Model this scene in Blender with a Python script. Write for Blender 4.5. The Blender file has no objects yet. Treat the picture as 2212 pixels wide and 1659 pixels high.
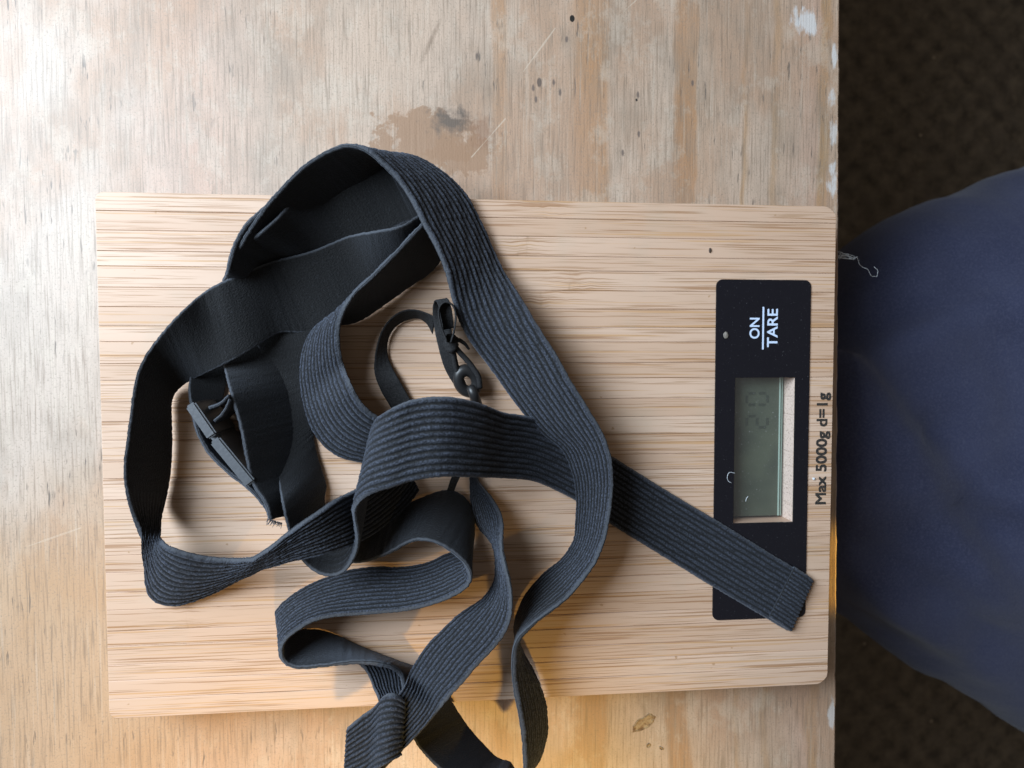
import bpy, bmesh, math, random
import numpy as np
from mathutils import Vector, Matrix, Euler, noise as mnoise

random.seed(7); rng = np.random.default_rng(7)
scene = bpy.context.scene
COL = scene.collection
R = math.radians

# ------------------------------------------------------------------ camera
ZS = 0.018                                  # top of the scale board above the table top
F, CX, CY = 1450.0, 1106.0, 829.5           # focal length and centre in 2212 x 1659 photo pixels
CAM_LOC = Vector((-0.0111, 0.0310, 0.2107 + ZS))
CAM_ROT = Euler((-0.0421, -0.0926, -0.0013), 'XYZ')
RM = CAM_ROT.to_matrix()
cd = bpy.data.cameras.new('camera'); cam = bpy.data.objects.new('camera', cd); COL.objects.link(cam)
cam.location = CAM_LOC; cam.rotation_euler = CAM_ROT
cd.sensor_width = 36; cd.lens = F / 2212 * 36
cd.clip_start = 0.01; cd.clip_end = 20
cd.dof.use_dof = True; cd.dof.focus_distance = 0.203; cd.dof.aperture_fstop = 17.0
scene.camera = cam
scene.view_settings.view_transform = 'Standard'; scene.view_settings.look = 'None'
scene.view_settings.exposure = 0.14

# ------------------------------------------------------------------ light
w = bpy.data.worlds.new('World'); scene.world = w; w.use_nodes = True
w.node_tree.nodes['Background'].inputs[0].default_value = (1.0, 0.88, 0.74, 1)
w.node_tree.nodes['Background'].inputs[1].default_value = 0.12

def lamp(name, kind, loc, target, energy, color, **kw):
    d = bpy.data.lights.new(name, kind); o = bpy.data.objects.new(name, d); COL.objects.link(o)
    o.location = loc; d.energy = energy; d.color = color
    o.rotation_euler = (Vector(target) - Vector(loc)).to_track_quat('-Z', 'Y').to_euler()
    for k, v in kw.items(): setattr(d, k, v)
    return o
# the window, to the left and a little beyond the pile
lamp('window_light', 'AREA', (-0.44, 0.23, 0.44), (0.0, 0, 0), 8.6, (0.74, 0.87, 1.0), shape='RECTANGLE', size=0.34, size_y=0.42)
# the warm room lamp, from below the picture
lamp('room_lamp', 'SPOT', (0.22, -0.88, 0.97), (-0.025, -0.215, 0.0), 76.0, (1.0, 0.62, 0.14), spot_size=R(14.5), spot_blend=0.7, shadow_soft_size=0.050)

lamp('added_edge_spot', 'SPOT', (0.62, -0.095, 0.115), (0.1065, -0.044, -0.010), 22.0, (1.0, 0.58, 0.10), spot_size=R(4.2), spot_blend=0.6, shadow_soft_size=0.004)  # added spot, only there to make the yellow strip on the table edge

def ray(x, y):
    return (RM @ Vector(((x - CX) / F, -(y - CY) / F, -1.0)))
def at(x, y, z):
    d = ray(x, y); t = (z - CAM_LOC.z) / d.z
    return CAM_LOC + d * t

# ------------------------------------------------------------------ helpers
def link(name, mesh, mat=None, parent=None):
    o = bpy.data.objects.new(name, mesh); COL.objects.link(o)
    if mat is not None and not mesh.materials: mesh.materials.append(mat)
    if parent is not None:
        o.parent = parent
        p, l = parent, Vector((0, 0, 0))
        while p is not None: l += p.location; p = p.parent
        o.location = -l
    return o
def from_bm(name, bm, mat, parent=None, smooth=False):
    me = bpy.data.meshes.new(name); bm.normal_update(); bm.to_mesh(me); bm.free()
    if smooth: me.polygons.foreach_set('use_smooth', [True] * len(me.polygons))
    return link(name, me, mat, parent)
def thing(name, loc, label, cat, group=None):
    o = bpy.data.objects.new(name, None); COL.objects.link(o); o.location = loc; o.empty_display_size = 0.02
    o['label'] = label; o['category'] = cat
    if group: o['group'] = group
    return o
def tag(o, label, cat, group=None):
    o['label'] = label; o['category'] = cat
    if group: o['group'] = group
    return o
def box(bm, x0, x1, y0, y1, z0, z1, bevel=0, seg=2):
    vs = [bm.verts.new((x, y, z)) for z in (z0, z1) for (x, y) in ((x0, y0), (x1, y0), (x1, y1), (x0, y1))]
    fs = [(3, 2, 1, 0), (4, 5, 6, 7), (0, 1, 5, 4), (1, 2, 6, 5), (2, 3, 7, 6), (3, 0, 4, 7)]
    fs = [bm.faces.new([vs[i] for i in f]) for f in fs]
    if bevel:
        bmesh.ops.bevel(bm, geom=list({e for f in fs for e in f.edges}), offset=bevel, segments=seg, affect='EDGES', profile=0.6)
def prism(bm, outline, z0, z1, chamfer=0.0):
    """outline counter-clockwise; chamfered top edge"""
    n = len(outline); cx = sum(p[0] for p in outline) / n; cy = sum(p[1] for p in outline) / n
    def ins(p, c):
        return (p[0] - math.copysign(min(c, abs(p[0] - cx)), p[0] - cx), p[1] - math.copysign(min(c, abs(p[1] - cy)), p[1] - cy))
    rings = [[bm.verts.new((p[0], p[1], z0)) for p in outline]]
    if chamfer:
        rings.append([bm.verts.new((p[0], p[1], z1 - chamfer)) for p in outline])
        rings.append([bm.verts.new((*ins(p, chamfer), z1)) for p in outline])
    else:
        rings.append([bm.verts.new((p[0], p[1], z1)) for p in outline])
    for a, b in zip(rings, rings[1:]):
        for i in range(n):
            j = (i + 1) % n; bm.faces.new((a[i], a[j], b[j], b[i]))
    bm.faces.new(rings[-1]); bm.faces.new(rings[0][::-1])
def rounded_rect(x0, x1, y0, y1, r, n=5):
    """r: radius of the corners (bottom-left, bottom-right, top-right, top-left)"""
    out = []
    for (cx, cy, a0, rr) in ((x0, y0, 180, r[0]), (x1, y0, 270, r[1]), (x1, y1, 0, r[2]), (x0, y1, 90, r[3])):
        if rr <= 0: out.append((cx, cy)); continue
        sx = 1 if cx == x0 else -1; sy = 1 if cy == y0 else -1
        for k in range(n + 1):
            a = R(a0 + 90 * k / n); out.append((cx + sx * rr + rr * math.cos(a), cy + sy * rr + rr * math.sin(a)))
    return out
def tube(bm, pts, rad, n=8, caps=True):
    pts = [Vector(p) for p in pts]; rings = []
    up = Vector((0.13, 0.21, 0.97))
    for i, p in enumerate(pts):
        t = (pts[min(i + 1, len(pts) - 1)] - pts[max(i - 1, 0)]).normalized()
        a = t.cross(up); a = a.normalized() if a.length > 1e-6 else Vector((1, 0, 0)); b = t.cross(a)
        r = rad[i] if hasattr(rad, '__len__') else rad
        rings.append([bm.verts.new(p + (a * math.cos(2 * math.pi * k / n) + b * math.sin(2 * math.pi * k / n)) * r) for k in range(n)])
    for A, B in zip(rings, rings[1:]):
        for k in range(n):
            bm.faces.new((A[k], A[(k + 1) % n], B[(k + 1) % n], B[k]))
    if caps: bm.faces.new(rings[0][::-1]); bm.faces.new(rings[-1])
def smooth_path(P, n):
    P = np.asarray(P, float)
    d = np.r_[0, np.cumsum(np.maximum(np.linalg.norm(np.diff(P, axis=0), axis=1), 1e-6))]
    return catmull(d, P, np.linspace(0, d[-1], n))
def catmull(d, P, s):
    """cubic Hermite through P at parameters d, sampled at s"""
    m = np.empty_like(P)
    h = np.diff(d)[:, None]; sl = np.diff(P, axis=0) / h
    m[1:-1] = (sl[:-1] * h[1:] + sl[1:] * h[:-1]) / (h[1:] + h[:-1]); m[0] = sl[0]; m[-1] = sl[-1]
    i = np.clip(np.searchsorted(d, s, side='right') - 1, 0, len(d) - 2)
    H = (d[i + 1] - d[i])[:, None]; t = ((s - d[i])[:, None]) / H
    return ((2*t**3 - 3*t**2 + 1) * P[i] + (t**3 - 2*t**2 + t) * H * m[i] + (-2*t**3 + 3*t**2) * P[i+1] + (t**3 - t**2) * H * m[i+1])

# ------------------------------------------------------------------ node helper
class NT:
    def __init__(self, name):
        self.m = bpy.data.materials.new(name); self.m.use_nodes = True
        self.t = self.m.node_tree; self.b = self.t.nodes['Principled BSDF']
    def n(self, kind, **kw):
        nd = self.t.nodes.new(kind)
        for k, v in kw.items(): setattr(nd, k, v)
        return nd
    def put(self, sock, v):
        if isinstance(v, bpy.types.NodeSocket): self.t.links.new(v, sock)
        elif isinstance(v, (tuple, list)) and len(v) == 3 and sock.type == 'RGBA': sock.default_value = (*v, 1)
        else: sock.default_value = v
    def math(self, op, a, b=0.0, c=0.0, clamp=False):
        nd = self.n('ShaderNodeMath', operation=op, use_clamp=clamp)
        for s, v in zip(nd.inputs, (a, b, c)): self.put(s, v)
        return nd.outputs[0]
    def noise(self, vec, scale=1.0, detail=3.0, rough=0.55, dist=0.0):
        nd = self.n('ShaderNodeTexNoise'); self.put(nd.inputs['Vector'], vec)
        nd.inputs['Scale'].default_value = scale; nd.inputs['Detail'].default_value = detail
        nd.inputs['Roughness'].default_value = rough; nd.inputs['Distortion'].default_value = dist
        return nd.outputs['Fac']
    def ramp(self, fac, stops, interp='LINEAR'):
        nd = self.n('ShaderNodeValToRGB'); self.put(nd.inputs[0], fac); cr = nd.color_ramp; cr.interpolation = interp
        while len(cr.elements) < len(stops): cr.elements.new(0.5)
        for e, (p, c) in zip(cr.elements, stops):
            e.position = p; e.color = (*c, 1) if isinstance(c, (tuple, list)) else (c, c, c, 1)
        return nd.outputs[0]
    def mix(self, fac, a, b, blend='MIX'):
        nd = self.n('ShaderNodeMix', data_type='RGBA', blend_type=blend)
        self.put(nd.inputs[0], fac); self.put(nd.inputs[6], a); self.put(nd.inputs[7], b)
        return nd.outputs[2]
    def comb(self, x, y, z):
        nd = self.n('ShaderNodeCombineXYZ')
        for s, v in zip(nd.inputs, (x, y, z)): self.put(s, v)
        return nd.outputs[0]
    def sep(self, v):
        nd = self.n('ShaderNodeSeparateXYZ'); self.put(nd.inputs[0], v); return nd.outputs
    def bump(self, h, strength=0.5, dist=0.001, normal=None):
        nd = self.n('ShaderNodeBump'); nd.inputs['Strength'].default_value = strength; nd.inputs['Distance'].default_value = dist
        self.put(nd.inputs['Height'], h)
        if normal is not None: self.put(nd.inputs['Normal'], normal)
        return nd.outputs[0]
    def set(self, **kw):
        for k, v in kw.items(): self.put(self.b.inputs[k.replace('_', ' ')], v)
    def coord(self, which='Object'):
        return self.n('ShaderNodeTexCoord').outputs[which]
    def attr(self, name):
        nd = self.n('ShaderNodeAttribute', attribute_type='OBJECT', attribute_name=name); return nd.outputs['Fac']

def plain(name, col, rough=0.5, metal=0.0, **kw):
    m = NT(name); m.set(Base_Color=col, Roughness=rough, Metallic=metal, **kw)
    return m

# ------------------------------------------------------------------ materials
def make_table_material():
    m = NT('weathered_plywood'); c = m.coord(); x, y, z = m.sep(c)
    X = lambda px, py=150: at(px, py, 0).x
    x0, x1 = X(-200), X(1820)
    # slow wander of the grain across x, stronger towards the edge of the board
    wob = m.noise(m.comb(m.math('MULTIPLY', x, 10), m.math('MULTIPLY', y, 26), 0), 1, 3, 0.6)
    amp = m.math('MULTIPLY_ADD', m.math('SUBTRACT', x, X(1000), clamp=True), 0.05, 0.0040)
    xw = m.math('MULTIPLY_ADD', m.math('SUBTRACT', wob, 0.5), amp, x)
    ragged = m.noise(m.comb(m.math('MULTIPLY', x, 500), m.math('MULTIPLY', y, 60), 0), 1, 2, 0.5)
    xw = m.math('MULTIPLY_ADD', m.math('SUBTRACT', ragged, 0.5), 0.0016, xw)
    fac = m.math('DIVIDE', m.math('SUBTRACT', xw, x0), x1 - x0)
    pale, pale2, pink = (0.50, 0.37, 0.278), (0.47, 0.33, 0.235), (0.49, 0.32, 0.235)
    tan, brown = (0.42, 0.235, 0.125), (0.39, 0.20, 0.092)
    och = (0.40, 0.23, 0.105)
    def P(px): return (X(px) - x0) / (x1 - x0)
    e = 0.0022
    stops = [(0.0, (0.50, 0.41, 0.345)), (P(180), (0.50, 0.405, 0.33)), (P(420), pink), (P(640), pale), (P(1062), pale)]
    stops += [(P(1064) + e, tan), (P(1092), tan), (P(1095) + e, pale), (P(1225), pale)]
    stops += [(P(1250), tan), (P(1310), tan), (P(1320), pale), (P(1452), pale)]
    stops += [(P(1454) + e, brown), (P(1500), tan), (P(1503) + e, pale2), (P(1602), pale)]
    stops += [(P(1606), och), (P(1618), pale), (P(1668), pale), (P(1674), och), (P(1688), pale2), (P(1770), pink), (P(1778), och), (P(1792), och), (P(1797), pale2)]
    base = m.ramp(fac, stops)
    # large faded patches
    blot = m.noise(m.comb(m.math('MULTIPLY', x, 22), m.math('MULTIPLY', y, 13), 3.1), 1, 4, 0.62)
    base = m.mix(m.ramp(blot, [(0.42, 0.0), (0.68, 0.45)]), base, (0.50, 0.39, 0.31))
    blot2 = m.noise(m.comb(m.math('MULTIPLY', x, 30), m.math('MULTIPLY', y, 18), 9.7), 1, 4, 0.6)
    base = m.mix(m.ramp(blot2, [(0.46, 0.0), (0.60, 0.72)]), base, (0.41, 0.255, 0.165))
    grime = m.noise(m.comb(m.math('MULTIPLY', x, 60), m.math('MULTIPLY', y, 30), 5.5), 1, 5, 0.65)
    base = m.mix(m.ramp(grime, [(0.46, 0.0), (0.70, 0.6)]), base, (0.27, 0.215, 0.165))
    scuff = m.noise(m.comb(m.math('MULTIPLY', x, 75), m.math('MULTIPLY', y, 55), 8.8), 1, 6, 0.72)
    base = m.mix(m.ramp(scuff, [(0.53, 0.0), (0.60, 0.30), (0.75, 0.55)]), base, (0.545, 0.46, 0.37))
    # warm light at the lower left, painted into the veneer's colour
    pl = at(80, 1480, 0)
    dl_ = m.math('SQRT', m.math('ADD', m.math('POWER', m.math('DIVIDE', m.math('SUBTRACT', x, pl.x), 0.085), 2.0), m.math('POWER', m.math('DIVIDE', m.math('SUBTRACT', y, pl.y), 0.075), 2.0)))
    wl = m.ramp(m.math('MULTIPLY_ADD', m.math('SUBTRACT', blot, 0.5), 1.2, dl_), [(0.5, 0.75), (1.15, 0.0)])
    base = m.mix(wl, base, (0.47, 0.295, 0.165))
    # fine grain
    g1 = m.noise(m.comb(m.math('MULTIPLY', x, 1500), m.math('MULTIPLY', y, 55), 0), 1, 3, 0.6)
    g2 = m.noise(m.comb(m.math('MULTIPLY', x, 700), m.math('MULTIPLY', y, 22), 2), 1, 3, 0.6)
    base = m.mix(m.ramp(g1, [(0.32, 0.62), (0.50, 0.0)]), base, (0.21, 0.15, 0.105))
    base = m.mix(m.ramp(g2, [(0.56, 0.0), (0.74, 0.42)]), base, (0.57, 0.475, 0.38))
    # dark open pores, in patches
    pore = m.noise(m.comb(m.math('MULTIPLY', x, 900), m.math('MULTIPLY', y, 110), 7), 1, 2, 0.5)
    patch = m.noise(m.comb(m.math('MULTIPLY', x, 42), m.math('MULTIPLY', y, 30), 1.3), 1, 2, 0.5)
    pm = m.math('MULTIPLY', m.ramp(pore, [(0.64, 0.0), (0.70, 1.0)]), m.ramp(patch, [(0.50, 0.0), (0.62, 0.85)]))
    base = m.mix(pm, base, (0.13, 0.105, 0.085))
    # speckle of fine dents
    sp = m.noise(c, 1400, 3, 0.7)
    base = m.mix(m.ramp(sp, [(0.32, 0.65), (0.45, 0.0)]), base, (0.24, 0.19, 0.145))
    # the brown water stain, its dark heart and other single marks
    def spot(px, py, rx, ry, edge, ns, col, soft=0.25, op=1.0, rot=0.0):
        nonlocal base
        p = at(px, py, 0); kx = 0.000158
        dx = m.math('SUBTRACT', x, p.x); dy = m.math('SUBTRACT', y, p.y)
        if rot:
            ca, sa = math.cos(rot), math.sin(rot)
            dx, dy = (m.math('ADD', m.math('MULTIPLY', dx, ca), m.math('MULTIPLY', dy, sa)), m.math('SUBTRACT', m.math('MULTIPLY', dy, ca), m.math('MULTIPLY', dx, sa)))
        q = m.math('ADD', m.math('POWER', m.math('DIVIDE', dx, rx * kx), 2.0), m.math('POWER', m.math('DIVIDE', dy, ry * kx), 2.0))
        q = m.math('SQRT', q)
        if edge:
            nz = m.noise(c, ns, 4, 0.65); q = m.math('MULTIPLY_ADD', m.math('SUBTRACT', nz, 0.5), edge, q)
        k = m.math('DIVIDE', m.math('SUBTRACT', 1.0, q), soft, clamp=True)
        base = m.mix(m.math('MULTIPLY', k, op), base, col)
        return k
    stain = (0.31, 0.185, 0.11)
    spot(925, 305, 110, 62, 2.4, 130, stain, 0.14, 0.85)
    spot(1000, 335, 75, 40, 2.4, 160, stain, 0.14, 0.75)
    spot(975, 262, 60, 34, 2.6, 260, (0.11, 0.09, 0.075), 0.8, 0.85)
    spot(1040, 285, 34, 40, 1.6, 300, (0.27, 0.15, 0.09), 0.6, 0.7)
    spot(930, 90, 7, 62, 1.3, 500, (0.24, 0.17, 0.12), 0.8, 0.7, rot=-0.42)
    spot(1165, 178, 6, 12, 0.4, 600, (0.12, 0.09, 0.075), 0.3, 0.9)
    for px, py in ((1152, 190), (1158, 215), (1196, 178), (1210, 200), (1224, 85), (1030, 122), (1496, 180), (1378, 205), (1380, 290), (1345, 330)):
        spot(px, py, 4, 9, 0.8, 700, (0.13, 0.10, 0.085), 0.5, 0.85)
    hole = spot(1236, 40, 6.0, 8.0, 0.25, 900, (0.012, 0.01, 0.008), 0.2)
    hole2 = spot(1375, 216, 2.8, 3.4, 0.2, 900, (0.03, 0.025, 0.02), 0.3)
    # smears of white paint along the board's edge
    pn = m.noise(m.comb(m.math('MULTIPLY', x, 330), m.math('MULTIPLY', y, 120), 0.4), 1, 4, 0.65)
    for px, py, rx, ry, op in ((1738, 45, 30, 34, 1.0), (1803, 128, 11, 30, 1.0), (1800, 210, 14, 30, 0.9), (1800, 290, 12, 40, 0.8), (1800, 390, 14, 50, 1.0), (1797, 1540, 12, 42, 0.8)):
        p = at(px, py, 0); kx = 0.000158
        q = m.math('SQRT', m.math('ADD', m.math('POWER', m.math('DIVIDE', m.math('SUBTRACT', x, p.x), rx * kx), 2.0), m.math('POWER', m.math('DIVIDE', m.math('SUBTRACT', y, p.y), ry * kx), 2.0)))
        k = m.math('SUBTRACT', 1.25, q, clamp=True); reg = m.math('GREATER_THAN', k, 0.0)
        k = m.math('MULTIPLY', m.ramp(m.math('ADD', m.math('MULTIPLY', k, 0.55), m.math('MULTIPLY', m.math('SUBTRACT', pn, 0.5), 1.5)), [(0.20, 0.0), (0.42, 1.0)]), m.math('MULTIPLY', reg, op))
        base = m.mix(m.math('MULTIPLY', k, 0.8), base, (0.62, 0.61, 0.60))
    # pale scratches
    for (ax, ay, bx, by, wd) in ((1092, 256, 1018, 340, 1.2), (1200, 60, 1130, 155, 1.0), (1375, 0, 1290, 75, 0.9), (830, 1010, 900, 1040, 0.9), (60, 1180, 175, 1140, 0.5)):
        a = at(ax, ay, 0); b = at(bx, by, 0); L = (b - a).length; ux, uy = (b.x - a.x) / L, (b.y - a.y) / L
        dx = m.math('SUBTRACT', x, a.x); dy = m.math('SUBTRACT', y, a.y)
        t = m.math('ADD', m.math('MULTIPLY', dx, ux), m.math('MULTIPLY', dy, uy))
        s = m.math('ABSOLUTE', m.math('SUBTRACT', m.math('MULTIPLY', dx, uy), m.math('MULTIPLY', dy, ux)))
        wgl = m.math('MULTIPLY_ADD', m.math('SUBTRACT', grime, 0.5), 0.0012, s)
        inside = m.math('MULTIPLY', m.math('GREATER_THAN', t, 0.0), m.math('LESS_THAN', t, L))
        k = m.math('MULTIPLY', m.math('LESS_THAN', m.math('ABSOLUTE', wgl), wd * 0.00016), inside)
        base = m.mix(m.math('MULTIPLY', k, 0.5), base, (0.60, 0.50, 0.39))
    h = m.math('ADD', m.math('MULTIPLY', g1, 0.7), m.math('MULTIPLY', sp, 0.6))
    h = m.math('SUBTRACT', h, m.math('MULTIPLY', pm, 0.6))
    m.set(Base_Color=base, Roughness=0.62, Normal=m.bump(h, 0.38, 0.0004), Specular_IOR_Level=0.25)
    m.b.inputs['Coat Weight'].default_value = 0.55; m.b.inputs['Coat Roughness'].default_value = 0.42; m.b.inputs['Coat IOR'].default_value = 1.5     # worn varnish
    return m.m

def make_bamboo_material():
    m = NT('bamboo'); c = m.coord(); x, y, z = m.sep(c)
    seed = m.attr('seed'); nodex = m.attr('node_x')
    dn = m.math('ABSOLUTE', m.math('SUBTRACT', x, nodex))
    near = m.math('SUBTRACT', 1.0, m.math('DIVIDE', dn, 0.014), clamp=True)        # close to a culm node
    wv = m.noise(m.comb(m.math('MULTIPLY', x, 130), m.math('MULTIPLY', y, 200), seed), 1, 2, 0.5)
    yy = m.math('ADD', y, m.math('MULTIPLY', m.math('SUBTRACT', wv, 0.5), m.math('MULTIPLY_ADD', near, 0.0024, 0.00022)))
    xo = m.math('ADD', x, m.math('MULTIPLY', seed, 3.7))
    tone = m.noise(m.comb(m.math('MULTIPLY', xo, 4), m.math('MULTIPLY', yy, 60), seed), 1, 2, 0.5)
    base = m.ramp(tone, [(0.25, (0.58, 0.39, 0.275)), (0.5, (0.65, 0.46, 0.34)), (0.75, (0.70, 0.52, 0.40))])
    tint = m.math('FRACT', m.math('MULTIPLY', seed, 7.31))
    base = m.mix(m.math('MULTIPLY', tint, 0.8), base, (0.56, 0.375, 0.26))
    dens = m.noise(m.comb(m.math('MULTIPLY', xo, 9), m.math('MULTIPLY', yy, 130), 4), 1, 2, 0.5)
    def fibres(fx, fy, lo, hi, off):
        n = m.noise(m.comb(m.math('MULTIPLY', xo, fx), m.math('MULTIPLY', yy, fy), off), 1, 1.5, 0.45)
        n = m.math('ADD', n, m.math('MULTIPLY', m.math('SUBTRACT', dens, 0.5), 0.28))
        n = m.math('ADD', n, m.math('MULTIPLY', near, 0.075))
        return m.ramp(n, [(lo, 0.0), (hi, 1.0)])
    f1 = fibres(22, 1900, 0.595, 0.645, 1.0)
    f2 = fibres(40, 2900, 0.60, 0.66, 6.0)
    f3 = fibres(12, 1300, 0.60, 0.66, 11.0)
    base = m.mix(m.math('MULTIPLY', f3, 0.55), base, (0.52, 0.275, 0.095))
    base = m.mix(m.math('MULTIPLY', f2, 0.48), base, (0.34, 0.19, 0.09))
    base = m.mix(m.math('MULTIPLY', f1, 0.70), base, (0.33, 0.165, 0.075))
    # the node itself: two short cross marks and pinched fibres
    cm = m.noise(m.comb(m.math('MULTIPLY', x, 900), m.math('MULTIPLY', y, 260), seed), 1, 2, 0.5)
    dl = m.math('ABSOLUTE', m.math('SUBTRACT', dn, 0.0014))
    cross = m.math('MULTIPLY', m.math('SUBTRACT', 1.0, m.math('DIVIDE', dl, 0.0007), clamp=True), m.ramp(cm, [(0.45, 0.0), (0.75, 0.6)]))
    base = m.mix(cross, base, (0.33, 0.20, 0.11))
    grey = m.noise(c, 45, 4, 0.6)
    base = m.mix(m.ramp(grey, [(0.55, 0.0), (0.8, 0.45)]), base, (0.50, 0.40, 0.30))
    fleck = m.noise(m.comb(m.math('MULTIPLY', x, 260), m.math('MULTIPLY', y, 330), 2.2), 1, 2, 0.5)
    base = m.mix(m.ramp(fleck, [(0.745, 0.0), (0.77, 0.6)]), base, (0.36, 0.19, 0.08))
    # sawn ends and the walls of the cut-out show pores instead of fibres
    nrm = m.n('ShaderNodeNewGeometry').outputs['Normal']; nx = m.math('ABSOLUTE', m.sep(nrm)[0])
    por = m.noise(m.comb(x, m.math('MULTIPLY', y, 1500), m.math('MULTIPLY', z, 1500)), 1, 2, 0.5)
    endc = m.mix(m.ramp(por, [(0.55, 0.0), (0.66, 0.7)]), (0.78, 0.62, 0.53), (0.36, 0.25, 0.19))
    base = m.mix(m.math('GREATER_THAN', nx, 0.9), base, endc)
    h = m.math('SUBTRACT', 0.0, m.math('ADD', m.math('MULTIPLY', f1, 0.8), m.math('ADD', m.math('MULTIPLY', f2, 0.5), m.math('MULTIPLY', cross, 1.0))))
    m.set(Base_Color=base, Roughness=0.50, Normal=m.bump(h, 0.35, 0.00022), Specular_IOR_Level=0.42)
    return m.m

def make_elastic_material():
    m = NT('black_elastic'); uv = m.n('ShaderNodeUVMap', uv_map='UVMap').outputs[0]; u, v, _ = m.sep(uv)
    st = m.noise(m.comb(m.math('MULTIPLY', u, 45), m.math('MULTIPLY', v, 1700), 0), 1, 2, 0.6)       # knitted loops
    tw = m.noise(m.comb(m.math('MULTIPLY', u, 70), m.math('MULTIPLY', v, 500), 4), 1, 3, 0.6)
    fz = m.noise(m.coord(), 1800, 2, 0.6)
    col = m.mix(m.ramp(st, [(0.40, 0.0), (0.70, 1.0)]), (0.0040, 0.0040, 0.0042), (0.0125, 0.0126, 0.0135))
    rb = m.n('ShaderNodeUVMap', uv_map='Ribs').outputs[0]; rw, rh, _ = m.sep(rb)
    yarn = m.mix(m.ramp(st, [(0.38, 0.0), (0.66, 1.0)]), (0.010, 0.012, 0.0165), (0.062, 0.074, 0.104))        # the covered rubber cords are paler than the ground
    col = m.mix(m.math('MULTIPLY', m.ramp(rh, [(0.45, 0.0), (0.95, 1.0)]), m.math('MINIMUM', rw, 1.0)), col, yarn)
    ue = m.math('ABSOLUTE', m.math('SUBTRACT', m.math('FRACT', m.math('SUBTRACT', u, m.math('MULTIPLY', m.math('GREATER_THAN', u, 1.1), 0.3))), 0.5))
    col = m.mix(m.math('MULTIPLY', m.ramp(ue, [(0.465, 0.0), (0.485, 1.0)]), m.math('MULTIPLY_ADD', st, 0.5, 0.5)), col, (0.078, 0.087, 0.104))   # turned selvedge, with its edge highlight painted into the colour
    col = m.mix(m.ramp(fz, [(0.60, 0.0), (0.74, 0.5)]), col, (0.030, 0.034, 0.042))
    h = m.math('ADD', m.math('MULTIPLY', st, 0.8), m.math('MULTIPLY', tw, 0.5))
    m.set(Base_Color=col, Roughness=0.82, Normal=m.bump(h, 0.75, 0.0005), Specular_IOR_Level=0.30)
    m.b.inputs['Sheen Weight'].default_value = 0.15; m.b.inputs['Sheen Roughness'].default_value = 0.5
    m.b.inputs['Sheen Tint'].default_value = (0.70, 0.80, 1.0, 1)
    return m.m

def make_ribbon_material():
    m = NT('black_ribbon'); n = m.noise(m.coord(), 2500, 2, 0.6)
    m.set(Base_Color=m.ramp(n, [(0.35, (0.010, 0.010, 0.011)), (0.75, (0.034, 0.034, 0.036))]), Roughness=0.85, Normal=m.bump(n, 0.5, 0.0002), Specular_IOR_Level=0.25)
    return m.m

def make_floor_material():
    m = NT('brown_carpet'); c = m.coord(); x, y, z = m.sep(c)
    a = m.math('MULTIPLY', x, 125.0); b = m.math('MULTIPLY', y, 125.0)
    d = m.math('MULTIPLY', m.math('SINE', a), m.math('SINE', b))
    n = m.noise(c, 60, 4, 0.65)
    n2 = m.noise(c, 9, 3, 0.6)
    col = m.mix(m.math('MULTIPLY_ADD', d, 0.30, 0.40), (0.060, 0.049, 0.039), (0.17, 0.140, 0.110))
    col = m.mix(m.ramp(n, [(0.4, 0.0), (0.75, 0.65)]), col, (0.25, 0.20, 0.145))
    col = m.mix(m.ramp(n2, [(0.4, 0.0), (0.7, 0.35)]), col, (0.10, 0.08, 0.062))
    cr = m.n('ShaderNodeTexVoronoi'); m.put(cr.inputs['Vector'], c); cr.inputs['Scale'].default_value = 26
    col = m.mix(m.ramp(cr.outputs['Distance'], [(0.045, 0.55), (0.075, 0.0)]), col, (0.50, 0.40, 0.30))
    m.set(Base_Color=col, Roughness=0.95, Normal=m.bump(n, 0.6, 0.004), Specular_IOR_Level=0.1)
    return m.m

def make_denim_material():
    m = NT('navy_cotton'); c = m.coord()
    n = m.noise(c, 1100, 3, 0.7); n2 = m.noise(c, 16, 3, 0.55); n3 = m.noise(c, 130, 4, 0.6)
    col = m.mix(m.ramp(n2, [(0.35, 0.0), (0.7, 1.0)]), (0.044, 0.052, 0.108), (0.068, 0.079, 0.150))
    col = m.mix(m.ramp(n, [(0.45, 0.0), (0.75, 0.5)]), col, (0.14, 0.155, 0.245))
    m.set(Base_Color=col, Roughness=0.9, Normal=m.bump(m.math('ADD', n3, m.math('MULTIPLY', n, 0.4)), 0.4, 0.0012), Specular_IOR_Level=0.15)
    m.b.inputs['Sheen Weight'].default_value = 0.15
    return m.m

M_TABLE = make_table_material(); M_BAMBOO = make_bamboo_material(); M_ELASTIC = make_elastic_material()
M_RIBBON = make_ribbon_material(); M_FLOOR = make_floor_material(); M_NAVY = make_denim_material()
M_STEELLEG = plain('black_paint', (0.02, 0.02, 0.02), 0.5).m
M_BASE = plain('black_abs', (0.02, 0.02, 0.021), 0.55).m
def make_panel_material():
    m = NT('black_glass'); c = m.coord()
    s = m.noise(c, 260, 3, 0.7); d = m.noise(c, 2600, 1, 0.5)
    col = m.mix(m.ramp(d, [(0.735, 0.0), (0.80, 0.5)]), (0.0085, 0.0085, 0.0125), (0.25, 0.25, 0.27))
    m.set(Base_Color=col, Roughness=m.ramp(s, [(0.4, 0.16), (0.75, 0.34)]), Specular_IOR_Level=0.4)
    return m.m
M_PANEL = make_panel_material()
M_PRINT = plain('white_print', (0.60, 0.72, 0.92), 0.5).m
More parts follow.
